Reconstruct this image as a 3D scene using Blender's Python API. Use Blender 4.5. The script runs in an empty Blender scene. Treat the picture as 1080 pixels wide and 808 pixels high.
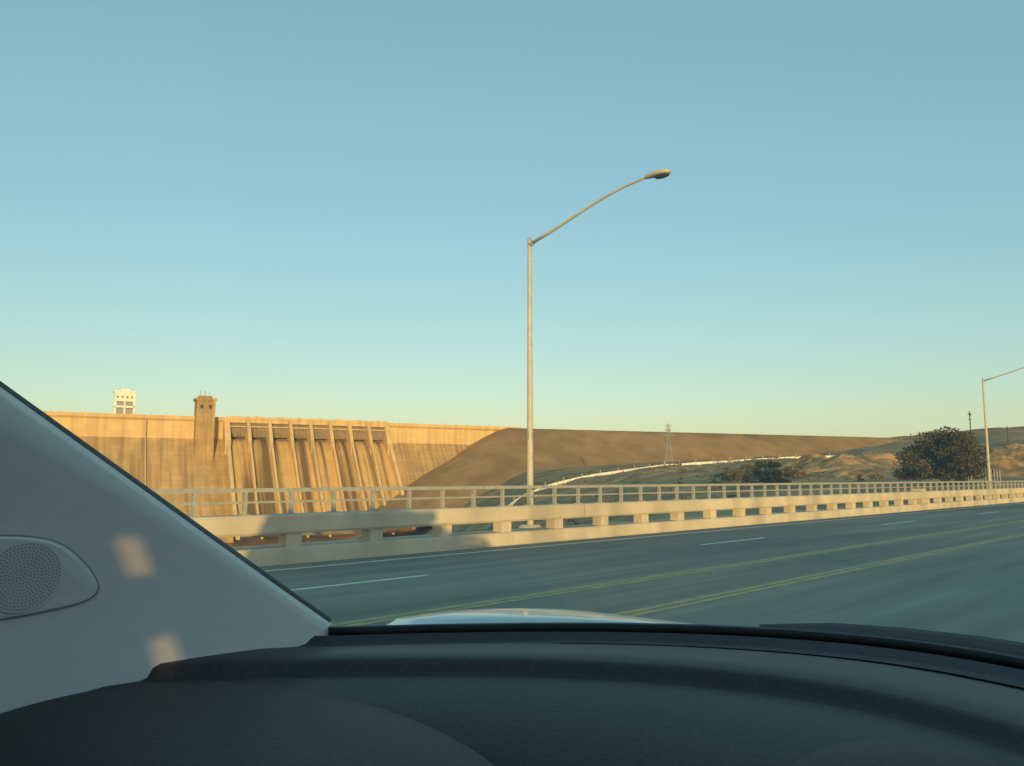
import bpy, bmesh, math, random
from mathutils import Vector, noise, Matrix
random.seed(7)
D=bpy.data; C=bpy.context
scene=C.scene
scene.view_settings.view_transform='Standard'
scene.view_settings.look='None'
scene.view_settings.exposure=0
YAW=math.radians(44); cA,sA=math.cos(YAW),math.sin(YAW)
def site(R,F,z=0):            # site survey frame (right, forward) -> world
    return Vector((cA*F+sA*R, sA*F-cA*R, z))

# ------------------------------------------------------------ materials
def newmat(name):
    m=D.materials.new(name); m.use_nodes=True
    nt=m.node_tree; b=nt.nodes['Principled BSDF']; return m,nt,b
def mat(name,c1,c2=None,scale=5,stretch=(1,1,1),rough=.7,bump=0,bdist=.02,detail=6,spec=.3,metal=0,c3=None,scale3=1,lo=.35,hi=.65,coat=0,stretch3=(1,1,1)):
    m,nt,b=newmat(name); N=nt.nodes; L=nt.links
    b.inputs['Roughness'].default_value=rough; b.inputs['Specular IOR Level'].default_value=spec
    b.inputs['Metallic'].default_value=metal; b.inputs['Coat Weight'].default_value=coat
    if c2 is None: c2=tuple(x*.85 for x in c1)
    tc=N.new('ShaderNodeTexCoord'); mp=N.new('ShaderNodeMapping'); mp.inputs['Scale'].default_value=stretch
    nz=N.new('ShaderNodeTexNoise'); nz.inputs['Scale'].default_value=scale; nz.inputs['Detail'].default_value=detail; nz.inputs['Roughness'].default_value=.6
    L.new(tc.outputs['Object'],mp.inputs[0]); L.new(mp.outputs[0],nz.inputs['Vector'])
    r=N.new('ShaderNodeValToRGB'); r.color_ramp.elements[0].position=lo; r.color_ramp.elements[1].position=hi
    r.color_ramp.elements[0].color=(*c1,1); r.color_ramp.elements[1].color=(*c2,1)
    L.new(nz.outputs['Fac'],r.inputs[0]); col=r.outputs[0]
    if c3 is not None:
        mp3=N.new('ShaderNodeMapping'); mp3.inputs['Scale'].default_value=stretch3
        L.new(tc.outputs['Object'],mp3.inputs[0])
        n3=N.new('ShaderNodeTexNoise'); n3.inputs['Scale'].default_value=scale3; n3.inputs['Detail'].default_value=5
        L.new(mp3.outputs[0],n3.inputs['Vector'])
        r3=N.new('ShaderNodeValToRGB'); r3.color_ramp.elements[0].position=.45; r3.color_ramp.elements[1].position=.68
        L.new(n3.outputs['Fac'],r3.inputs[0])
        mx=N.new('ShaderNodeMixRGB'); L.new(r3.outputs[0],mx.inputs[0]); L.new(col,mx.inputs[1]); mx.inputs[2].default_value=(*c3,1)
        col=mx.outputs[0]
    L.new(col,b.inputs['Base Color'])
    if bump:
        bp=N.new('ShaderNodeBump'); bp.inputs['Strength'].default_value=bump; bp.inputs['Distance'].default_value=bdist
        L.new(nz.outputs['Fac'],bp.inputs['Height']); L.new(bp.outputs[0],b.inputs['Normal'])
    return m

M={}
M['asphalt']=mat('asphalt',(.145,.144,.115),(.26,.25,.195),scale=1.0,stretch=(.10,1.6,1),rough=.8,bump=0,c3=(.105,.11,.09),scale3=.3,stretch3=(.25,1.2,1),spec=.25,detail=10)
M['white_paint']=mat('road_paint_white',(.75,.75,.72),(.35,.36,.34),scale=6,rough=.7,lo=.45,hi=.8)
M['yellow_paint']=mat('road_paint_yellow',(.48,.37,.12),(.26,.235,.13),scale=5,rough=.7,lo=.35,hi=.65)
M['barrier']=mat('barrier_concrete',(.62,.53,.38),(.52,.44,.32),scale=2.2,rough=.85,bump=.2,c3=(.40,.34,.25),scale3=.8,stretch3=(1,1,.3))
M['galv']=mat('galvanised_steel',(.42,.40,.34),(.30,.29,.25),scale=9,rough=.5,metal=.15)
M['pole']=mat('lamp_pole_paint',(.52,.47,.36),(.42,.38,.30),scale=6,rough=.5)
M['dark']=mat('dark_rubber',(.012,.012,.013),(.02,.02,.02),scale=20,rough=.6)
M['earth']=mat('dry_earth',(.32,.185,.072),(.48,.295,.12),scale=.05,rough=.95,bump=.8,bdist=1.5,c3=(.19,.12,.048),scale3=.06,detail=12)
M['emb']=mat('embankment_soil',(.27,.16,.062),(.36,.22,.088),scale=.07,stretch=(1,1,.5),rough=.95,bump=.6,bdist=1.5,c3=(.21,.125,.05),scale3=.02,detail=14)
M['mound']=mat('tan_dirt',(.54,.33,.135),(.34,.205,.085),scale=.25,rough=.95,bump=.9,bdist=1.2,c3=(.18,.115,.05),scale3=.18,detail=10)
M['haulroad']=mat('dirt_road',(.46,.33,.17),(.36,.25,.12),scale=.1,rough=.95)
M['whitewall']=mat('white_barrier',(.8,.77,.70),(.66,.63,.56),scale=1,rough=.7)
M['bark']=mat('bark',(.09,.06,.04),(.05,.035,.025),scale=6,stretch=(1,1,.2),rough=.95,bump=.5)
M['crane']=mat('white_crane_paint',(.78,.76,.7),(.66,.64,.6),scale=.3,rough=.6)
M['window']=mat('dark_window',(.03,.035,.04),(.05,.055,.06),scale=2,rough=.2,spec=.5)
M['cwin']=mat('crane_panel_grey',(.3,.29,.27),(.24,.23,.22),scale=2,rough=.6)  # plain grey for crane windows and infill panels
def leafmat(name,a,b_):
    m,nt,b=newmat(name); N=nt.nodes; L=nt.links
    g=N.new('ShaderNodeNewGeometry'); r=N.new('ShaderNodeValToRGB')
    r.color_ramp.elements[0].color=(*a,1); r.color_ramp.elements[1].color=(*b_,1)
    L.new(g.outputs['Random Per Island'],r.inputs[0]); L.new(r.outputs[0],b.inputs['Base Color']); b.inputs['Roughness'].default_value=.8
    b.inputs['Specular IOR Level'].default_value=.15
    return m
M['leaf']=leafmat('leaves',(.03,.033,.010),(.13,.095,.03))
M['leafdry']=leafmat('dry_leaves',(.08,.06,.022),(.20,.14,.055))

def dammat(name,c1,c2,stain,stf,lift=.12,ss=(.35,.03,.012),lo=.42,hi=.66):
    m,nt,b=newmat(name); N=nt.nodes; L=nt.links; b.inputs['Roughness'].default_value=.9; b.inputs['Specular IOR Level'].default_value=.2
    tc=N.new('ShaderNodeTexCoord')
    n1=N.new('ShaderNodeTexNoise'); n1.inputs['Scale'].default_value=.09; n1.inputs['Detail'].default_value=12; n1.inputs['Roughness'].default_value=.72
    L.new(tc.outputs['Object'],n1.inputs['Vector'])
    r1=N.new('ShaderNodeValToRGB'); r1.color_ramp.elements[0].position=.35; r1.color_ramp.elements[1].position=.65
    r1.color_ramp.elements[0].color=(*c1,1); r1.color_ramp.elements[1].color=(*c2,1); L.new(n1.outputs['Fac'],r1.inputs[0])
    mp=N.new('ShaderNodeMapping'); mp.inputs['Scale'].default_value=ss
    L.new(tc.outputs['Object'],mp.inputs[0]); n2=N.new('ShaderNodeTexNoise'); n2.inputs['Scale'].default_value=1; n2.inputs['Detail'].default_value=6
    L.new(mp.outputs[0],n2.inputs['Vector'])
    r2=N.new('ShaderNodeValToRGB'); r2.color_ramp.elements[0].position=lo; r2.color_ramp.elements[1].position=hi; r2.color_ramp.elements[1].color=(stf,stf,stf,1)
    L.new(n2.outputs['Fac'],r2.inputs[0])
    mx=N.new('ShaderNodeMixRGB'); L.new(r2.outputs[0],mx.inputs[0]); L.new(r1.outputs[0],mx.inputs[1]); mx.inputs[2].default_value=(*stain,1)
    br=N.new('ShaderNodeTexBrick'); br.inputs['Scale'].default_value=1; br.inputs['Brick Width'].default_value=15; br.inputs['Row Height'].default_value=3.2
    br.inputs['Mortar Size'].default_value=.2; br.inputs['Color1'].default_value=(1,1,1,1); br.inputs['Color2'].default_value=(.82,.82,.82,1); br.inputs['Mortar'].default_value=(.68,.66,.62,1)
    br.offset=0.0; br.inputs['Mortar Smooth'].default_value=1
    sx=N.new('ShaderNodeSeparateXYZ'); cb=N.new('ShaderNodeCombineXYZ'); L.new(tc.outputs['Object'],sx.inputs[0])
    L.new(sx.outputs['X'],cb.inputs['X']); L.new(sx.outputs['Z'],cb.inputs['Y']); L.new(cb.outputs[0],br.inputs['Vector'])
    m2=N.new('ShaderNodeMixRGB'); m2.blend_type='MULTIPLY'; m2.inputs[0].default_value=lift*5
    L.new(mx.outputs[0],m2.inputs[1]); L.new(br.outputs['Color'],m2.inputs[2]); L.new(m2.outputs[0],b.inputs['Base Color'])
    return m
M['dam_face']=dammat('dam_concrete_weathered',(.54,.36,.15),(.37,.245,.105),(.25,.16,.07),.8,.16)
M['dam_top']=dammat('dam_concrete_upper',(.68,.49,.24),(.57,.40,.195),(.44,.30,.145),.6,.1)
M['chute']=dammat('spillway_chute',(.58,.38,.14),(.44,.28,.105),(.13,.08,.035),.95,0,ss=(.16,.006,.004),lo=.44,hi=.58)
M['gate']=mat('gate_steel',(.30,.22,.13),(.20,.15,.095),scale=.3,rough=.7)

# ------------------------------------------------------------ mesh helpers
def obj(name,verts,faces,m,parent=None,smooth=False,bevel=0,matrix=None):
    me=D.meshes.new(name); me.from_pydata([tuple(v) for v in verts],[],faces); me.update()
    bm=bmesh.new(); bm.from_mesh(me); bmesh.ops.recalc_face_normals(bm,faces=bm.faces); bm.to_mesh(me); bm.free()
    o=D.objects.new(name,me); C.collection.objects.link(o)
    me.materials.append(m)
    if smooth:
        for p in me.polygons: p.use_smooth=True
    if bevel:
        b=o.modifiers.new('bevel','BEVEL'); b.width=bevel; b.segments=2; b.limit_method='ANGLE'
    if matrix is not None: o.matrix_world=matrix
    if parent is not None: o.parent=parent
    return o
def empty(name,matrix=None):
    e=D.objects.new(name,None); C.collection.objects.link(e)
    if matrix is not None: e.matrix_world=matrix
    return e
class MB:
    def __init__(s): s.v=[]; s.f=[]
    def box(s,x0,x1,y0,y1,z0,z1):
        n=len(s.v)
        s.v+=[(x0,y0,z0),(x1,y0,z0),(x1,y1,z0),(x0,y1,z0),(x0,y0,z1),(x1,y0,z1),(x1,y1,z1),(x0,y1,z1)]
        s.f+=[(n,n+3,n+2,n+1),(n+4,n+5,n+6,n+7),(n,n+1,n+5,n+4),(n+1,n+2,n+6,n+5),(n+2,n+3,n+7,n+6),(n+3,n,n+4,n+7)]
    def prism(s,poly,axis,a,b):
        n=len(s.v); k=len(poly)
        for t in (a,b):
            for p in poly:
                s.v.append((t,p[0],p[1]) if axis==0 else (p[0],t,p[1]))
        s.f.append(tuple(range(n,n+k))); s.f.append(tuple(range(n+2*k-1,n+k-1,-1)))
        for i in range(k):
            j=(i+1)%k; s.f.append((n+i,n+j,n+k+j,n+k+i))
    def tube(s,pts,radii,seg=10,cap=True):
        n=len(s.v); P=[Vector(p) for p in pts]
        if not hasattr(radii,'__len__'): radii=[radii]*len(P)
        for i,p in enumerate(P):
            d=(P[min(i+1,len(P)-1)]-P[max(i-1,0)]).normalized()
            up=Vector((0,0,1)) if abs(d.z)<.95 else Vector((1,0,0))
            a=d.cross(up).normalized(); b=d.cross(a)
            for k in range(seg):
                t=2*math.pi*k/seg; q=p+(a*math.cos(t)+b*math.sin(t))*radii[i]; s.v.append(tuple(q))
        for i in range(len(P)-1):
            for k in range(seg):
                k2=(k+1)%seg; s.f.append((n+i*seg+k,n+i*seg+k2,n+(i+1)*seg+k2,n+(i+1)*seg+k))
        if cap:
            s.f.append(tuple(n+k for k in range(seg))); s.f.append(tuple(n+(len(P)-1)*seg+k for k in range(seg)))
    def grid(s,rows):
        n=len(s.v); w=len(rows[0])
        for r in rows: s.v+= [tuple(p) for p in r]
        for i in range(len(rows)-1):
            for j in range(w-1): s.f.append((n+i*w+j,n+i*w+j+1,n+(i+1)*w+j+1,n+(i+1)*w+j))
    def make(s,name,m,**k): return obj(name,s.v,s.f,m,**k)

# ------------------------------------------------------------ sky, sun, camera
SD=Vector((.622,.783,0)).normalized(); EL=math.radians(2.95)
w=D.worlds.new('World'); scene.world=w; w.use_nodes=True
N=w.node_tree.nodes; L=w.node_tree.links; bg=N['Background']
sk=N.new('ShaderNodeTexSky'); sk.sky_type='NISHITA'; sk.sun_disc=False; sk.sun_elevation=math.radians(3.3); sk.sun_rotation=math.atan2(-SD.x,-SD.y)%(2*math.pi)
sk.air_density=1.0; sk.dust_density=.6; sk.ozone_density=1.0
vm=N.new('ShaderNodeVectorMath'); vm.operation='MULTIPLY_ADD'; vm.inputs[1].default_value=(1.30,1.32,1.45); vm.inputs[2].default_value=(.58,1.75,2.0)
L.new(sk.outputs[0],vm.inputs[0]); L.new(vm.outputs[0],bg.inputs['Color']); bg.inputs['Strength'].default_value=.15
sl=D.lights.new('sun','SUN'); sl.energy=5.0; sl.angle=math.radians(.6); sl.color=(1,.67,.23)
so=D.objects.new('sun',sl); C.collection.objects.link(so)
dv=Vector((SD.x*math.cos(EL),SD.y*math.cos(EL),-math.sin(EL))); so.rotation_euler=dv.to_track_quat('-Z','Y').to_euler(); so.location=(-30,-40,30)
cam=D.cameras.new('camera'); co=D.objects.new('camera',cam); C.collection.objects.link(co); scene.camera=co
cam.lens=28.67; cam.sensor_width=36; cam.clip_start=.03; cam.clip_end=20000
co.location=(0,0,1.5); co.rotation_euler=(math.radians(96.63),0,math.radians(-46))

# ------------------------------------------------------------ terrain
TH=[-180,-60,-32,-20,-7,-1.7,1.3,5.3,11.2,19.2,25.5,32,45,60,180]
RR=[0,15,40,80,150,250,350,450,600,800,1000,3000,14000]
T=[[-8]*15,[-8]*15,
[-8,-30,-35,-35,-30,-12,-8,-5,-4,-3,-3,-3,-3,-6,-8],
[-8,-40,-45,-45,-40,-20,-12,-6,-3.5,-2,-1.2,-.8,-1,-4,-8],
[-8,-40,-45,-45,-42,-22,-14,-7,-3,-.5,.8,1.5,2,-2,-8],
[-8,-30,-45,-45,-42,-20,-9,-4,1,4,5,6,6,0,-8],
[-8,-20,-45,-45,-40,-14,-4,1,6.5,8.5,9,9,8,0,-8],
[-8,-10,-45,-45,-40,-14,-1,4,8.5,11,12,12,12,2,-8],
[-8,5,-35,-35,-35,-5,6,10,12,14,17,24,24,8,-6],
[-8,20,25,25,20,20,20,20,20,22,30,38,38,15,-6],
[-8,25,28,28,28,28,28,28,28,30,45,52,50,20,-6],
[0,28,30,30,30,30,30,30,30,35,60,90,70,30,0],
[0,30,30,30,30,30,30,30,30,35,60,60,60,30,0]]
def lerp_idx(a,x):
    for i in range(len(a)-1):
        if x<=a[i+1]: 
            t=(x-a[i])/(a[i+1]-a[i]); return i,max(0,min(1,t))
    return len(a)-2,1
def terr(x,y):
    r=math.hypot(x,y); th=44-math.degrees(math.atan2(y,x))
    th=(th+180)%360-180
    i,t=lerp_idx(RR,r); j,u=lerp_idx(TH,th); t=t*t*(3-2*t)*.5+t*.5; u=u*u*(3-2*u)*.5+u*.5
    z=(T[i][j]*(1-u)+T[i][j+1]*u)*(1-t)+(T[i+1][j]*(1-u)+T[i+1][j+1]*u)*t
    if r>60:
        k=min(1,(r-60)/150)
        z+=k*(noise.noise(Vector((x*.02,y*.02,0)))*1.4+noise.noise(Vector((x*.07,y*.07,3)))*1.0+ noise.noise(Vector((x*.2,y*.2,3)))*.5)
        if r>900: z+=noise.noise(Vector((x*.002,y*.002,9)))*8
    if -14<y<18: z=min(z,-1.0)
    elif 18<=y<30: z=min(z,-1.0+(y-18)*.35)
    return z
rads=[0.01,8,15,25,35,45]+[45*1.038**i for i in range(1,155)]
while rads[-1]<14000: rads.append(rads[-1]*1.12)
angs=[]; a=-180
while a<180:
    angs.append(a); a+= .4 if -40<=a<46 else 5
angs.append(180)
mb=MB(); rows=[]
for r in rads:
    row=[]
    for a in angs:
        t=YAW-math.radians(a); x,y=r*math.cos(t),r*math.sin(t); row.append((x,y,terr(x,y)))
    rows.append(row)
mb.grid(rows); mb.make('ground',M['earth'],smooth=True)

# ------------------------------------------------------------ bridge deck, road, markings
mb=MB(); mb.box(-120,420,-9.2,13.75,-1.6,-.02); mb.make('bridge_deck',M['barrier'])
mb=MB(); mb.grid([[(x,y,0) for y in (-8.2,0,6.5,12.9)] for x in range(-120,421,20)]); mb.make('road',M['asphalt'])
mb=MB()
def strip(mb,x0,x1,y,wd,z=.004): 
    n=len(mb.v); mb.v+=[(x0,y-wd/2,z),(x1,y-wd/2,z),(x1,y+wd/2,z),(x0,y+wd/2,z)]; mb.f.append((n,n+1,n+2,n+3))
strip(mb,-120,420,12.2,.12); 
x=-115.6
while x<400: strip(mb,x,x+3.0,9.9,.12); x+=11.0
strip(mb,-120,420,-6.6,.12)
mb.make('lane_marking',M['white_paint'])
mb=MB()
for y in (7.28,7.12,5.58,5.42): strip(mb,-120,420,y,.13)
mb.make('median_marking',M['yellow_paint'])
def barrier(y,sgn):
    e=empty('bridge_barrier'); x0,x1=-110,400; P=1.8
    mb=MB(); mb.prism([(y,-.02),(y+sgn*.02,.26),(y+sgn*.05,.29),(y+sgn*.75,.29),(y+sgn*.75,-.02)],0,x0,x1); mb.make('kerb',M['barrier'],parent=e)
    mb=MB(); x=x0
    while x<x1:
        mb.prism([(y+sgn*.06,.52),(y+sgn*.03,.56),(y+sgn*.03,.82),(y+sgn*.06,.86),(y+sgn*.42,.86),(y+sgn*.45,.82),(y+sgn*.45,.52)],0,x,x+P*7-.03); x+=P*7
    mb.make('beam',M['barrier'],parent=e)
    mb=MB(); x=x0+.9
    while x<x1: mb.box(x-.15,x+.15,y+sgn*.1 if sgn>0 else y-.40,y+.40 if sgn>0 else y-.1,.28,.54); x+=P
    mb.make('posts',M['barrier'],parent=e,bevel=.015)
    mb=MB(); x=x0+.9; yc=y+sgn*.25
    while x<x1:
        mb.box(x-.03,x+.03,yc-.04,yc+.04,.86,1.27); mb.box(x-.09,x+.09,yc-.08,yc+.08,.86,.875); x+=P/2
    mb.box(x0,x1,yc-.05,yc+.05,1.25,1.32); mb.box(x0,x1,yc-.028,yc+.028,1.06,1.095)
    mb.make('steel_rail',M['galv'],parent=e)
    mb=MB(); x=x0+P*7*3
    while x<x1: mb.box(x-.3,x+.3,y+.01*sgn if sgn>0 else y-.5,y+.5 if sgn>0 else y-.01,.285,1.0); x+=P*7*3
    mb.make('pilasters',M['barrier'],parent=e,bevel=.02)
barrier(12.9,1); barrier(-8.2,-1)

# ------------------------------------------------------------ street lamps
def lamp(x,y,sg):
    e=empty('street_lamp',Matrix.Translation((x,y,0)))
    mb=MB(); mb.tube([(0,0,.1),(0,0,.5),(0,0,3),(0,0,5.5),(0,0,7.62)],[.09,.085,.075,.063,.052],14)
    mb.tube([(0,0,-.3),(0,0,.3)],[.3,.3],16); mb.box(-.17,.17,-.17,.17,.3,.34)
    o=mb.make('pole',M['pole'],smooth=False); o.parent=e
    mb=MB(); mb.tube([(0,0,7.60),(0,0,7.68)],[.062,.045],12); mb.tube([(0,.02,7.5),(0,-.12,7.5)],[.06,.06],10); mb.tube([(0,0,2.45),(0,0,2.6)],[.083,.083],12)
    o=mb.make('pole_cap',M['galv']); o.parent=e
    pts=[(0,0),(.65,.16),(1.36,.36),(2.0,.55),(2.55,.69),(3.05,.78),(3.5,.83),(3.75,.835)]
    mb=MB(); mb.tube([(0,-a,7.5+b) for a,b in pts],[.042,.04,.036,.034,.032,.03,.028,.028],10)
    o=mb.make('arm',M['pole'],smooth=True); o.parent=e
    mb=MB(); rows=[]
    prof=[(0,.05,.05),(.1,.07,.06),(.25,.12,.075),(.45,.14,.08),(.6,.11,.06),(.66,.05,.03),(.67,.005,.005)]
    for t,wd,h in prof:
        rows.append([(wd*math.cos(k*math.pi/8),-3.62-t,8.34-t*.04+h*math.sin(k*math.pi/8)*(1 if k<=8 else .7)) for k in range(17)])
    mb.grid(rows); o=mb.make('luminaire_head',M['pole'],smooth=True); o.parent=e
    mb=MB(); mb.grid([[(wd*.8*math.cos(k*math.pi/8),-3.87-t,8.27-.05*math.sin(k*math.pi/8)*s) for k in range(9)] for t,wd,s in ((0,.02,.1),(.06,.12,1),(.2,.15,1.2),(.34,.1,1),(.38,.02,.1))])
    o=mb.make('lens',M['window'],smooth=True); o.parent=e
for x in (-26.5,15.1,56.7,98.3,140): lamp(x,13.95,-1)

# ------------------------------------------------------------ dam
A=site(-297,500); B=site(-4,660); ax=(B-A).normalized(); ny=Vector((-ax.y,ax.x,0))
if ny.dot(A)<0: ny=-ny
MW=Matrix(((ax.x,ny.x,0,A.x),(ax.y,ny.y,0,A.y),(0,0,1,0),(0,0,0,1)))
dam=empty('concrete_dam',MW); CZ=41.5
def dch(mb,name,m,**k):
    o=mb.make(name,m,**k); o.parent=dam; return o
S0,S1=116.,230.; 
lo=MB(); up=MB()
for a,b in ((-160,S0),(S1,345)):
    lo.prism([(-1.5,27.5),(-52,-46),(10,-46),(10,27.5)],0,a,b)
    up.prism([(-1.5,27.5),(-1.5,38.8),(-3.2,40.2),(-3.2,41.5),(10,41.5),(10,27.5)],0,a,b)
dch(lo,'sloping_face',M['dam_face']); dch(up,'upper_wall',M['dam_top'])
mb=MB()
for a,b in ((-160,S0),(S1,345)): mb.box(a,b,-3.2,-2.9,41.5,42.3)
mb.box(S0,S1,-3.6,-3.3,42.4,43.1)
x=-150
while x<340:
    mb.box(x,x+.35,-3.1,-2.8,42.3,44.0 if (x//10)%2 else 43.2); x+=9.5
dch(mb,'parapet',M['dam_top'])
prof=[(6,25),(4,27.2),(1,28),(-3,27.2),(-7,24.6),(-11,20.6),(-15,15.8),(-22,6.6),(-30,-4.4),(-38,-15),(-45,-23.5),(-52,-29.5),(-60,-33),(-70,-34)]
mb=MB(); mb.grid([[(s,y,z) for s in (S0,S1)] for y,z in prof]); 
dch(mb,'ogee_chute',M['chute'],smooth=True)
mb=MB(); nb=8; bw=(S1-S0)/nb
for i in range(nb+1):
    c=S0+i*bw; hw=1.2 if 0<i<nb else 1.9
    mb.prism([(6,22),(6,41.2),(-3.5,41.2),(-5,39),(-9.5,31),(-13,23.5),(-13,17)],0,c-hw,c+hw)
    hh=[5.4,5.2,5.0,4.6,4.1,3.6,3.0,2.4,1.8] if 0<i<nb else [5]*9
    pl=[(y,z-3) for y,z in prof[4:13]]+[(y-hh[8-k]*.3,z+hh[8-k]) for k,(y,z) in enumerate(reversed(prof[4:13]))]
    mb.prism(pl,0,c-hw*.6,c+hw*.6)
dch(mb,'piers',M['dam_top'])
mb=MB(); mb.box(S0-2,S1+2,-3.6,4.5,41.25,42.4); 
dch(mb,'road_bridge',M['dam_top'])
mb=MB(); 
for i in range(nb):
    a=S0+i*bw+1.2; b=a+bw-2.4
    rows=[]
    for k in range(9):
        t=k/8; ang=-.45+t*1.35; rows.append([(a,3.5-9.2*math.cos(ang)+2.2,33.0+12*math.sin(ang)*.75),(b,3.5-9.2*math.cos(ang)+2.2,33.0+12*math.sin(ang)*.75)])
    mb.grid(rows)
    for q in range(1,6): 
        xx=a+(b-a)*q/6; mb.box(xx-.15,xx+.15,-4.3,-3.7,29,37)
    mb.box(a,b,4.2,4.45,26,41.2)
dch(mb,'radial_gates',M['gate'])
mb=MB()
for i in range(nb):
    a=S0+i*bw+1.35; b=a+bw-2.7
    mb.box(a,b,-3.4,-2.9,38.9,41.2)
    mb.box(a,b,-5.3,-4.8,35.9,36.6)
    mb.box((a+b)/2-1.4,(a+b)/2+1.4,-3.25,0,42.41,43.5)
dch(mb,'hoist_beams',M['dam_top'])
mb=MB(); mb.box(95.5,107,-12,0,5,52.5); mb.box(94.6,107.9,-12.8,.8,52.5,54); mb.box(97,105,-11,-2,54,55.6)
mb.box(100.5,102,-12.5,-12,5,52); mb.box(95.5,96.7,-12.5,-12,5,52.5); mb.box(105.8,107,-12.5,-12,5,52.5)
dch(mb,'elevator_tower',M['dam_face'])
mb=MB(); mb.box(97.5,99.5,-12.08,-11.9,47,49.5); mb.box(103,105,-12.08,-11.9,47,49.5)
for s in (98,101,104): mb.tube([(s,-6,55.6),(s,-6,59.5)],.12,5)
dch(mb,'tower_windows_and_masts',M['window'])
mb=MB(); mb.tube([(66,-3,41),(66,-3.5,27),(66,-32,-14)],.3,6); dch(mb,'drain_pipe',M['dam_top'])

gc=empty('gantry_crane',MW@Matrix.Translation((53,3,CZ)))
mb=MB()
for sx in (-5.5,5.5):
    for sy in (-3,3): mb.box(sx-.6,sx+.6,sy-.6,sy+.6,0,9)
mb.box(-6.1,6.1,-3.6,3.6,5,6); mb.box(-6.1,6.1,-3.6,3.6,9,15.2); mb.box(-6.6,6.6,-4.1,4.1,15.2,15.8); mb.box(-2.5,2.5,-2,2,15.8,17.5)
mb.box(-.4,.4,-3.5,-3,0,9)
o=mb.make('frame_and_house',M['crane']); o.parent=gc
mb=MB()
for k in range(4): mb.box(-5+k*2.8,-3.6+k*2.8,-3.68,-3.6,11,12.6)
mb.box(-4.8,-.6,-3.3,-2.9,1,4.6); mb.box(.6,4.8,-3.3,-2.9,1,4.6); mb.box(-4.5,4.5,-3.2,-2.8,6.4,8.6)
o=mb.make('windows',M['cwin']); o.parent=gc

# ------------------------------------------------------------ embankment wing dam
cp=[(-4,661),(170,734),(381,822),(760,905)]
def segd(px,py):
    best=1e9
    for i in range(len(cp)-1):
        a=Vector(cp[i]); b=Vector(cp[i+1]); ab=b-a; t=max(0,min(1,(Vector((px,py))-a).dot(ab)/ab.length_squared))
        best=min(best,(Vector((px,py))-a-ab*t).length)
    return best
mb=MB(); rows=[]
for i in range(0,111):
    F=520+i*3.6; row=[]
    for j in range(0,176):
        R=-130+j*5.0; d=segd(R,F); z=CZ-.2-max(0,d-6)/1.95
        if z<14: z=14-(14-z)*.9
        p=site(R,F); z+= (noise.noise(p*.03)*.9+noise.noise(p*.11)*.4)*min(1,max(0,d-6)/15)
        row.append((p.x,p.y,max(z,-40)))
    rows.append(row)
mb.grid(rows); mb.make('embankment',M['emb'],smooth=True)
mb=MB()
for i in range(len(cp)-1):
    a=Vector(cp[i]); b=Vector(cp[i+1]); n=int((b-a).length/12)
    for k in range(n):
        q=a+(b-a)*k/n; p=site(q.x,q.y,CZ); mb.box(p.x-.15,p.x+.15,p.y-.15,p.y+.15,CZ-.5,CZ+.9)
mb.make('crest_marker_posts',M['whitewall'])

def pol(px,r):   # bearing in site frame
    u=(px-540)/866.; F=r; return site(u*F,F)
way=[(418,300),(440,300),(470,285),(500,285),(516,300),(530,315),(548,330),(575,340),(620,350),(665,362),(710,380),(770,392),(840,402),(900,410),(960,415)]
pts=[pol(a,b) for a,b in way]
dense=[]
for i in range(len(pts)-1):
    n=max(2,int((pts[i+1]-pts[i]).length/3))
    for k in range(n):
        p=pts[i]+(pts[i+1]-pts[i])*k/n; dense.append(p)
sm=[]
for i in range(len(dense)):
    q=dense[max(0,i-4):i+5]; sm.append(sum(q,Vector())/len(q))
hz=[terr(p.x,p.y) for p in sm]; hz=[sum(hz[max(0,i-5):i+6])/len(hz[max(0,i-5):i+6]) for i in range(len(hz))]
mb=MB()
for i in range(0,len(sm)-1):
    p,q=sm[i],sm[i+1]; z0,z1=hz[i]+.2,hz[i+1]+.2
    d=Vector((p.x,p.y,0)).normalized()*.5
    e_=(q-p); q=p+e_*.94
    mb.grid([[(p.x,p.y,z0-1.4),(q.x,q.y,z1-1.4)],[(p.x,p.y,z0+.85),(q.x,q.y,z1+.85)],[(p.x+d.x,p.y+d.y,z0+.85),(q.x+d.x,q.y+d.y,z1+.85)],[(p.x+d.x,p.y+d.y,z0-1.4),(q.x+d.x,q.y+d.y,z1-1.4)]])
    if i%3==0: mb.tube([(p.x,p.y,z0+.8),(p.x,p.y,z0+2.1)],.09,5)
mb.make('construction_barrier',M['whitewall'])
mb=MB(); r1=[];r2=[]
for p,z in zip(sm,hz):
    d=Vector((p.x,p.y,0)).normalized(); r1.append((p.x+d.x*1,p.y+d.y*1,z+.3)); r2.append((p.x+d.x*9,p.y+d.y*9,z+.8))
mb.grid([r1,r2]); mb.make('dirt_road',M['haulroad'])

def mound(px,r,rad,h):
    c=pol(px,r); rows=[]; mb=MB()
    for i in range(25):
        rr=rad*i/24; row=[]
        for k in range(61):
            t=2*math.pi*k/60; x=c.x+rr*math.cos(t)*1.3; y=c.y+rr*math.sin(t)
            f=(1-(i/24)**2)**1.2
            nn=noise.noise(Vector((x*.12,y*.12,h)))*.6+noise.noise(Vector((x*.4,y*.4,h)))*.35+noise.noise(Vector((x*1.1,y*1.1,h)))*.15
            row.append((x,y,terr(x,y)-.4*(i/24)+h*f*(1+nn)))
        rows.append(row)
    mb.grid(rows); mb.make('dirt_mound',M['mound'],smooth=True)
for a in ((872,205,17,3.2),(925,225,16,3.2),(900,180,9,1.4),(1062,150,12,2.4),(1075,210,16,3.5),(690,300,24,1.0)): mound(*a)

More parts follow.
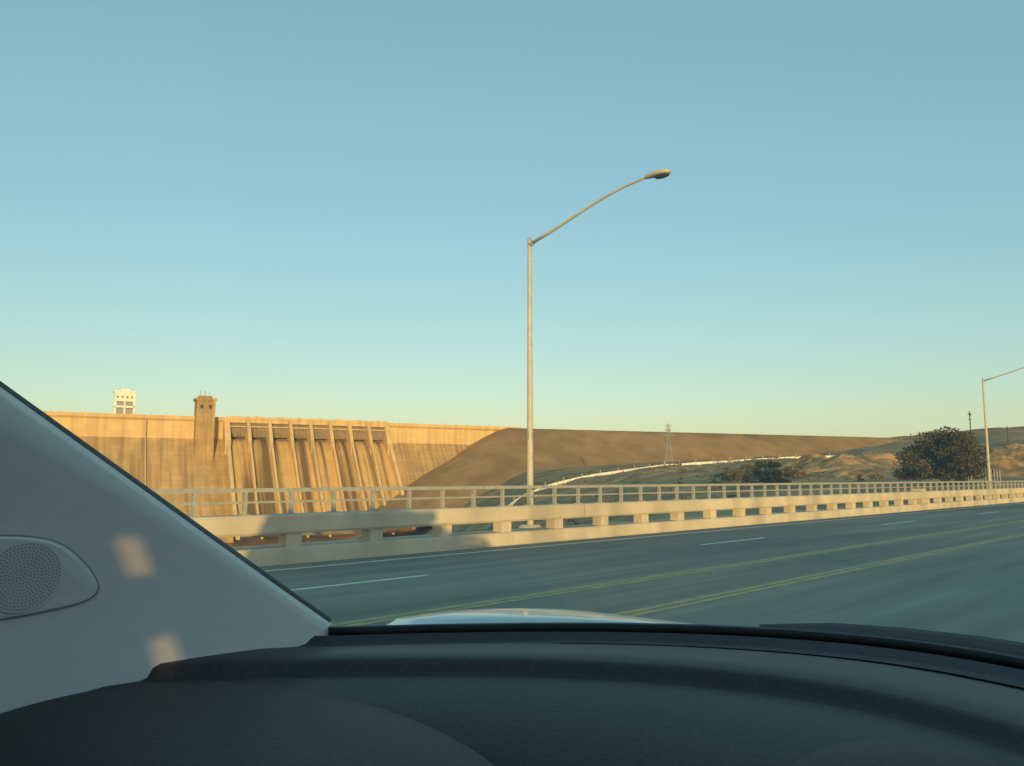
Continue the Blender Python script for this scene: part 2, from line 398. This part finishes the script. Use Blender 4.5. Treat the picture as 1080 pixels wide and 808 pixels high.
# ------------------------------------------------------------ vegetation
def leaves(mb,c,rx,rz,n,s):
    for _ in range(n):
        while True:
            p=Vector((random.uniform(-1,1),random.uniform(-1,1),random.uniform(-1,1)))
            if .25<p.length<1: break
        if random.random()<.5: p=p.normalized()*random.uniform(.75,1.05)
        q=Vector((c[0]+p.x*rx,c[1]+p.y*rx,c[2]+p.z*rz))
        a=Vector((random.gauss(0,1),random.gauss(0,1),random.gauss(0,1))).normalized(); b=a.orthogonal().normalized(); cc=a.cross(b)
        k=len(mb.v); l=s*random.uniform(.6,1.4); w_=l*.55
        mb.v+=[tuple(q-b*l),tuple(q+cc*w_),tuple(q+b*l),tuple(q-cc*w_)]; mb.f.append((k,k+1,k+2,k+3))
def tree(name,px,r,width,height,lm,nleaf,ls,nc=24):
    c=pol(px,r); z=terr(c.x,c.y); e=empty(name,Matrix.Translation((c.x,c.y,z)))
    tb=MB(); lf=MB(); R=width/2
    tb.tube([(0,0,-.4),(.1,0,height*.15),(.25,.1,height*.35),(.1,0,height*.6)],[R*.075,R*.06,R*.045,R*.02],8)
    for i in range(nc):
        an=random.uniform(0,6.28); el=random.uniform(0,1)
        rr=R*random.uniform(.3,.9)*(1-.6*max(0,el-.35)); zz=height*(.14+.74*el)
        cx,cy=rr*math.cos(an),rr*math.sin(an)
        tb.tube([(.1,0,height*random.uniform(.08,.35)),(cx*.5,cy*.5,zz*.65),(cx,cy,zz)],[R*.035,R*.02,R*.007],5)
        leaves(lf,(cx,cy,zz),R*random.uniform(.14,.34),height*random.uniform(.07,.15),nleaf//nc,ls)
    o=tb.make('trunk_and_limbs',M['bark']); o.parent=e
    o=lf.make('crown',lm); o.parent=e
tree('oak_tree',997,112,12.2,8.2,M['leaf'],15000,.16,46)
tree('shrub',806,165,10,5.2,M['leafdry'],3500,.2)
tree('shrub',838,185,6,3,M['leafdry'],1200,.2)
tree('shrub',770,200,8,3,M['leafdry'],1200,.2)
lf=MB()
for i in range(320):
    px=random.uniform(560,1075); r=random.uniform(150,480); c=pol(px,r); 
    s=random.uniform(.5,1.7); leaves(lf,(c.x,c.y,terr(c.x,c.y)+s*.4),s,s*.7,40,.28)
lf.make('scrub_bushes',M['leafdry'])

# ------------------------------------------------------------ transmission tower, utility poles, fence
def pylon(px,r,h):
    c=pol(px,r); z=terr(c.x,c.y); e=empty('transmission_tower',Matrix.Translation((c.x,c.y,z))@Matrix.Rotation(-.8,4,'Z')); mb=MB()
    lv=[(0,2.2),(h*.3,1.4),(h*.55,.9),(h*.75,.7),(h*.9,.6),(h,.1)]
    rr=.085
    for sx,sy in ((1,1),(1,-1),(-1,-1),(-1,1)):
        mb.tube([(sx*w_,sy*w_,zz) for zz,w_ in lv],rr,4)
    for i in range(len(lv)-1):
        (z0,w0),(z1,w1)=lv[i],lv[i+1]
        for q in ((1,1,1,-1),(1,-1,-1,-1),(-1,-1,-1,1),(-1,1,1,1)):
            mb.tube([(q[0]*w0,q[1]*w0,z0),(q[2]*w1,q[3]*w1,z1)],rr*.6,4); mb.tube([(q[2]*w0,q[3]*w0,z0),(q[0]*w1,q[1]*w1,z1)],rr*.6,4)
            mb.tube([(q[0]*w0,q[1]*w0,z0),(q[2]*w0,q[3]*w0,z0)],rr*.6,4)
    for zz,l in ((h*.72,3.0),(h*.84,2.5),(h*.94,2.0)):
        mb.tube([(-l,0,zz),(0,0,zz+.5),(l,0,zz)],rr,4); mb.tube([(-l,0,zz),(l,0,zz)],rr,4)
    o=mb.make('lattice',M['galv']); o.parent=e
pylon(706,420,22)
def upole(px,r,h):
    c=pol(px,r); z=terr(c.x,c.y); e=empty('utility_pole',Matrix.Translation((c.x,c.y,z))); mb=MB()
    mb.tube([(0,0,-.5),(0,0,h)],[.17,.11],8); mb.box(-1.3,1.3,-.06,.06,h-.9,h-.75); mb.box(-.9,.9,-.06,.06,h-2,h-1.85)
    for s in (-1.2,-.6,.6,1.2): mb.tube([(s,0,h-.75),(s,0,h-.5)],.05,6)
    o=mb.make('pole_and_crossarms',M['bark']); o.parent=e
upole(1027,190,12.5); upole(1066,260,11); upole(963,420,12)
mb=MB(); prev=None
for i in range(24):
    t=i/23; p=pol(985+t*70,125-25*t); z=terr(p.x,p.y)
    mb.tube([(p.x,p.y,z-.2),(p.x,p.y,z+2.0)],.05,5)
    if prev: 
        for hh in (1.95,1.0,.15): mb.tube([(prev[0],prev[1],prev[2]+hh),(p.x,p.y,z+hh)],.03,4)
    prev=(p.x,p.y,z)
mb.make('wire_fence',M['galv'])

# ------------------------------------------------------------ car (x forward, y left)
M['trim']=mat('pillar_trim_plastic',(.84,.76,.76),(.80,.72,.72),scale=60,rough=.65,bump=.08,bdist=.002,spec=.3)
M['dash']=mat('dashboard_plastic',(.036,.032,.036),(.052,.046,.050),scale=160,rough=.5,bump=.25,bdist=.002,spec=.35,detail=2)
M['hoodp']=mat('cluster_hood_plastic',(.052,.046,.044),(.070,.062,.060),scale=160,rough=.65,bump=.25,bdist=.002,spec=.3,detail=2)
M['paint']=mat('car_paint_silver',(.62,.62,.60),(.60,.60,.58),scale=2,rough=.3,metal=.3,spec=.5,coat=.5)
M['seat']=mat('seat_fabric',(.48,.44,.40),(.42,.38,.35),scale=90,rough=.95)
M['liner']=mat('headliner',(.82,.76,.70),(.78,.72,.66),scale=60,rough=.95)
M['hole']=mat('speaker_holes',(.34,.32,.32),(.28,.27,.27),scale=30,rough=.8)
def tint(name,c,fac=.06):
    m,nt,b=newmat(name); Nn=nt.nodes; Ln=nt.links; Nn.remove(b)
    tr=Nn.new('ShaderNodeBsdfTransparent'); tr.inputs[0].default_value=(*c,1); gl=Nn.new('ShaderNodeBsdfGlossy'); gl.inputs['Roughness'].default_value=.03
    mx_=Nn.new('ShaderNodeMixShader'); mx_.inputs[0].default_value=fac; Ln.new(tr.outputs[0],mx_.inputs[1]); Ln.new(gl.outputs[0],mx_.inputs[2]); Ln.new(mx_.outputs[0],Nn['Material Output'].inputs[0]); return m
M['tint']=tint('tinted_side_glass',(.20,.19,.19))  # tint added to dim the sun patches and deepen the car's cast shadow
car=empty('car')
def cc(mb,name,m,**k): return mb.make(name,m,parent=car,**k)
YC=.4
def baseX(y):
    t=abs(y-YC)/.70
    return 1.25-.52*t**1.9 if t<1.0 else .73-1.4*(t-1)
def ys(z): 
    t=max(0,(z-1.25)/.3); return 1.10-.085*t*t if t<1.3 else 1.10-.085*1.69-.11*(t-1.3)
def edgez(x): return 1.272+(.73-x)*.635+.03*math.sin(max(0,min(1,(.73-x)/.6))*math.pi)*.25
for side in (1,-1):
    f=(lambda y:y) if side==1 else (lambda y:2*YC-y)
    mb=MB(); rows=[]
    xs=[-.02+i*.75/40 for i in range(41)]
    for x in xs:
        ez=edgez(x); row=[]
        z0=1.12 if x>.05 else max(1.12, 1.12+(.05-x)*5)
        for k in range(17): 
            z=z0+(ez-z0)*k/16; row.append((x,f(ys(z)),z))
        row.append((x+.012,f(ys(ez)+.006),ez+.004)); row.append((x+.03,f(ys(ez)+.06),ez-.01))
        rows.append(row)
    mb.grid(rows); cc(mb,'a_pillar_trim',M['trim'],smooth=True)
    mb=MB(); pl=[(x+.008,f(ys(edgez(x))+.012),edgez(x)+.006) for x in xs]
    mb.tube(pl,.0075,8); cc(mb,'windshield_seal',M['dark'],smooth=True)
    mb=MB(); mb.grid([[(x+.02,f(ys(edgez(x))+.03),edgez(x)+.004),(x-.03,f(ys(edgez(x))+.11),edgez(x)-.03),(x-.06,f(ys(edgez(x))+.12),edgez(x)-.09)] for x in xs]); cc(mb,'a_pillar_outer',M['paint'],smooth=True)
poly0=[(.12,1.437),(.24,1.438),(.315,1.432),(.345,1.418),(.372,1.392),(.386,1.372),(.388,1.360),(.378,1.350),(.35,1.344),(.28,1.337),(.12,1.332)]
def chaikin(P):
    out=[P[0]]
    for i in range(len(P)-1):
        a,b=P[i],P[i+1]; out.append((a[0]*.75+b[0]*.25,a[1]*.75+b[1]*.25)); out.append((a[0]*.25+b[0]*.75,a[1]*.25+b[1]*.75))
    out.append(P[-1]); return out
poly=chaikin(chaikin(poly0))
def offs(z,o): return ys(z)-o
mb=MB()
cx,cz=.27,1.385
ring0=[(x,offs(z,-.002),z) for x,z in poly]; ring1=[(cx+(x-cx)*.985,offs(z,.0035),cz+(z-cz)*.97) for x,z in poly]
ring2=[(cx+(x-cx)*.93,offs(z,.0045),cz+(z-cz)*.92) for x,z in poly]
for a,b in ((ring0,ring1),(ring1,ring2)):
    n=len(mb.v); k=len(a); mb.v+=a+b
    for i in range(k): mb.f.append((n+i,n+(i+1)%k,n+k+(i+1)%k,n+k+i))
n=len(mb.v); mb.v+=ring2; mb.f.append(tuple(range(n,n+len(ring2))))
cc(mb,'speaker_panel',M['trim'])
mb=MB(); pp=[(x,offs(z,.0008),z) for x,z in poly]; pp.append(pp[0]); mb.tube(pp,.0014,6); cc(mb,'speaker_panel_gap',M['hole'])
mb=MB(); sxc,szc=.300,1.386
def disc(mb,x,z,r,o,seg):
    n=len(mb.v); mb.v+=[(x+r*math.cos(2*math.pi*k/seg),offs(z+r*math.sin(2*math.pi*k/seg),o),z+r*math.sin(2*math.pi*k/seg)) for k in range(seg)]; mb.f.append(tuple(range(n,n+seg)))
mb2=MB()
for rg in range(0,11):
    rr=rg*.0038; cnt=1 if rg==0 else 6*rg
    for k in range(cnt):
        t=2*math.pi*k/cnt+rg*.3; disc(mb2,sxc+rr*math.cos(t),szc+rr*math.sin(t),.0011,.0085,6)
disc(mb,sxc,szc,.0415,.0068,32); cc(mb,'speaker_grille',M['trim']); cc(mb2,'speaker_holes',M['hole'])
PR=[(-.03,1.235),(0,1.255),(.03,1.262),(.045,1.252),(.06,1.250),(.12,1.256),(.20,1.258),(.262,1.258),(.272,1.254),(.278,1.243),(.288,1.240),(.33,1.241),(.42,1.232),(.52,1.212),(.60,1.18),(.66,1.12),(.70,1.0)]
mb=MB(); rows=[]
for j in range(61):
    y=-.33+j*(1.46)/60; row=[]
    for d,z in PR:
        row.append((baseX(min(max(y,-.299),1.099))+.0-d, y, z))
    rows.append(row)
mb.grid(rows); cc(mb,'dashboard',M['dash'],smooth=True)
mb=MB(); mb.grid([[(baseX(y)-.075,y,1.2545),(baseX(y)-.10,y,1.2568)] for y in [.05+i*.02 for i in range(40)]]); cc(mb,'defroster_slot',M['dark'])
def dome(name,cx,cy,cz,rx,ry,rz,m,p=2.4,rot=0):
    mb=MB(); rows=[]
    for i in range(25):
        a=math.pi/2*i/24; row=[]
        for k in range(65):
            t=2*math.pi*k/64; r=math.cos(a)**(2/p); 
            X=rx*r*math.copysign(abs(math.cos(t))**(2/2.3),math.cos(t)); Y=ry*r*math.copysign(abs(math.sin(t))**(2/2.3),math.sin(t))
            row.append((cx+X*math.cos(rot)-Y*math.sin(rot),cy+X*math.sin(rot)+Y*math.cos(rot),cz+rz*math.sin(a)**(2/p)))
        rows.append(row)
    mb.grid(rows); cc(mb,name,m,smooth=True)
dome('instrument_hood',.42,.86,1.11,.27,.43,.136,M['hoodp'],p=3.2)
dome('centre_display_hood',.82,.26,1.16,.14,.16,.088,M['hoodp'])
ysamp=[-.30+i*1.40/50 for i in range(51)]
mb=MB()
mb.tube([(baseX(y)+.002,y,1.264) for y in ysamp],.008,8); cc(mb,'windshield_base_seal',M['dark'],smooth=True)
mb=MB(); mb.grid([[(baseX(y)+.01,y+(y-YC)*.01,1.258),(baseX(y)+.06,y+(y-YC)*.04,1.240),(baseX(y)+.11,y+(y-YC)*.08,1.225),(baseX(y)+.12,y+(y-YC)*.1,1.19)] for y in ysamp]); cc(mb,'cowl',M['dark'],smooth=True)
mb=MB(); mb.tube([(baseX(y)+.07,y,1.262+.004*math.sin((y+.2)*4)) for y in [-.25+i*.1 for i in range(10)]],[.006]+[.012]*8+[.005],8)
cc(mb,'wiper',M['dark'])
m,nt,b=newmat('windshield_glass'); Nn=nt.nodes; Ln=nt.links; Nn.remove(b)
tr=Nn.new('ShaderNodeBsdfTransparent'); tr.inputs[0].default_value=(.97,.985,.97,1); gl=Nn.new('ShaderNodeBsdfGlossy'); gl.inputs['Roughness'].default_value=.03
tl=Nn.new('ShaderNodeBsdfTranslucent'); tl.inputs[0].default_value=(.8,.8,.78,1)
mxs=Nn.new('ShaderNodeMixShader'); mxs.inputs[0].default_value=.08; Ln.new(tr.outputs[0],mxs.inputs[1]); Ln.new(gl.outputs[0],mxs.inputs[2])
mx2=Nn.new('ShaderNodeMixShader'); mx2.inputs[0].default_value=.07; Ln.new(mxs.outputs[0],mx2.inputs[1]); Ln.new(tl.outputs[0],mx2.inputs[2]); Ln.new(mx2.outputs[0],Nn['Material Output'].inputs[0]); M['glass']=m
def topP(y):
    t=(y-YC)/.70; return Vector((-.03-.10*t*t, YC+t*.54, 1.745-.045*t*t))
mb=MB(); mb.grid([[Vector((baseX(y)+.006,y,1.266)).lerp(topP(y),k/8)+Vector((.03,0,.03))*math.sin(math.pi*k/8)*.8 for k in range(9)] for y in ysamp]); cc(mb,'windshield',M['glass'],smooth=True)
mb=MB(); rows=[]
for i in range(15):
    s_=i/14; row=[]
    for j in range(31):
        t=-1+2*j/30; y=YC+t*.85
        xa=(1.25-.52*min(1,abs(y-YC)/.7)**1.9)+.125; xb=2.15-.14*t*t
        x=xa+(xb-xa)*s_; q=max(0,(x-1.05)/1.1)
        hz_=1.262-.05*q-.22*q*q
        row.append((x,y,hz_-.010*t*t-.10*max(0,abs(t)-.93)/.07-(.03 if i==0 else 0)))
    rows.append(row)
mb.grid(rows); cc(mb,'bonnet',M['paint'],smooth=True)
mb=MB(); mb.prism([(-2.35,.35),(-2.42,.7),(-2.36,1.08),(1.04,1.10),(2.12,.93),(2.22,.7),(2.18,.32)],1,YC-.86,YC+.86); cc(mb,'lower_body',M['paint'],bevel=.05)
for zz,nm in ((1.785,'roof'),(1.75,'headliner')):
    mb=MB(); mb.grid([[(x,YC+t*.60,zz-.045*t*t-.03*max(0,(-x-1.2)/1.0)**2) for t in [k/6-1 for k in range(13)]] for x in (-.04,-.12,-.3,-.6,-1.0,-1.4,-1.8,-2.05,-2.15)])
    cc(mb,nm,M['paint'] if nm=='roof' else M['liner'],smooth=True)
def bar(mb,p,q,w1,d1):
    p=Vector(p);q=Vector(q); n=len(mb.v)
    for c in (p,q):
        for sx,sy in ((-1,-1),(1,-1),(1,1),(-1,1)): mb.v.append((c.x+sx*w1,c.y+sy*d1,c.z))
    mb.f+=[(n,n+3,n+2,n+1),(n+4,n+5,n+6,n+7),(n,n+1,n+5,n+4),(n+1,n+2,n+6,n+5),(n+2,n+3,n+7,n+6),(n+3,n,n+4,n+7)]
def yside(z): return YC-.80+.20*(z-1.05)/.695
for s in (-1,1):
    mb=MB()
    if s==1: bar(mb,(-.42,YC+s*.80,1.05),(-.50,YC+s*.60,1.745),.06,.03)
    else:
        bar(mb,(-.217,YC-.80,1.05),(-.277,YC-.60,1.745),.355,.03)     # pillar widened into two boards, out of view, to block the sun
        bar(mb,(-.913,YC-.80,1.05),(-.963,YC-.60,1.745),.258,.03)
        for za,zb in ((1.05,1.335),(1.385,1.465),(1.515,1.745)):      # filler blocks added to shape sun patches on the pillar trim
            bar(mb,(-.63,yside(za)-.002,za),(-.63,yside(zb)-.002,zb),.10,.024)
        bar(mb,(.25,YC-.81,1.05),(.25,YC-.79,1.41),.55,.02)  # door top raised out of view to keep sun off the dashboard
        bar(mb,(.33,YC-.74,1.47),(.33,YC-.66,1.70),.30,.012)          # unseen board added to stop sun through the window, fills the car's shadow
    bar(mb,(-1.42,YC+s*.80,1.05),(-1.45,YC+s*.60,1.74),.06,.03)
    bar(mb,(-2.2,YC+s*.78,1.05),(-2.02,YC+s*.58,1.70),.12,.04)
    bar(mb,(-.05,YC+s*.60,1.72),(-2.05,YC+s*.60,1.70),.02,.03)
    cc(mb,'side_pillars_and_sun_blockers',M['liner'])
    mb=MB(); xe=-.3 if s<0 else -.02; mb.grid([[(-2.15,YC+s*.86,1.05),(xe,YC+s*.86,1.05)],[(-2.03,YC+s*.65,1.76),(xe,YC+s*.65,1.76)]]); cc(mb,'side_glass',M['tint'])
mb=MB(); mb.grid([[(-2.34,YC-.80,1.05),(-2.34,YC+.80,1.05)],[(-2.14,YC-.60,1.73),(-2.14,YC+.60,1.73)]]); cc(mb,'rear_glass',M['tint'])
mb=MB(); mb.tube([(-.05,YC+.58,1.71),(-1,YC+.60,1.735),(-2.05,YC+.58,1.68)],.03,6); mb.tube([(-.05,YC-.58,1.71),(-1,YC-.60,1.735),(-2.05,YC-.58,1.68)],.03,6); cc(mb,'roof_rails',M['paint'])
for sx,sy in ((-.35,.78),(-.55,.0),(-1.35,.78),(-1.35,.02)):
    mb=MB(); mb.box(sx-.16,sx-.02,sy-.24,sy+.24,.8,1.38); mb.box(sx-.02,sx+.4,sy-.24,sy+.24,.75,.9); cc(mb,'seat',M['seat'],bevel=.05)
    mb=MB(); mb.box(sx-.17,sx-.07,sy-.13,sy+.13,1.42,1.60); mb.tube([(sx-.12,sy-.06,1.36),(sx-.12,sy-.06,1.45)],.01,6); mb.tube([(sx-.12,sy+.06,1.36),(sx-.12,sy+.06,1.45)],.01,6); cc(mb,'headrest',M['seat'],bevel=.03)
mb=MB(); ring=[]; c=Vector((.06,.80,1.04))
for k in range(33):
    t=2*math.pi*k/32; ring.append(c+Vector((-.07*math.sin(t),.185*math.cos(t),.17*math.sin(t))))
mb.tube(ring,.015,8,cap=False); mb.tube([c+Vector((0,-.18,0)),c+Vector((.05,0,-.02)),c+Vector((0,.18,0))],.02,6); mb.tube([c+Vector((.05,0,-.02)),c+Vector((.3,0,-.06))],.03,8)
cc(mb,'steering_wheel',M['dash'],smooth=True)
for x in (1.45,-1.5):
    for s in (-1,1):
        mb=MB(); yy=YC+s*.80; mb.tube([(x,yy-.11,.33),(x,yy-.09,.33),(x,yy+.09,.33),(x,yy+.11,.33)],[.29,.33,.33,.29],28); cc(mb,'tyre',M['dark'])
        mb=MB(); mb.tube([(x,yy+s*.105,.33),(x,yy+s*.125,.33)],[.21,.19],20); cc(mb,'wheel_rim',M['galv'])
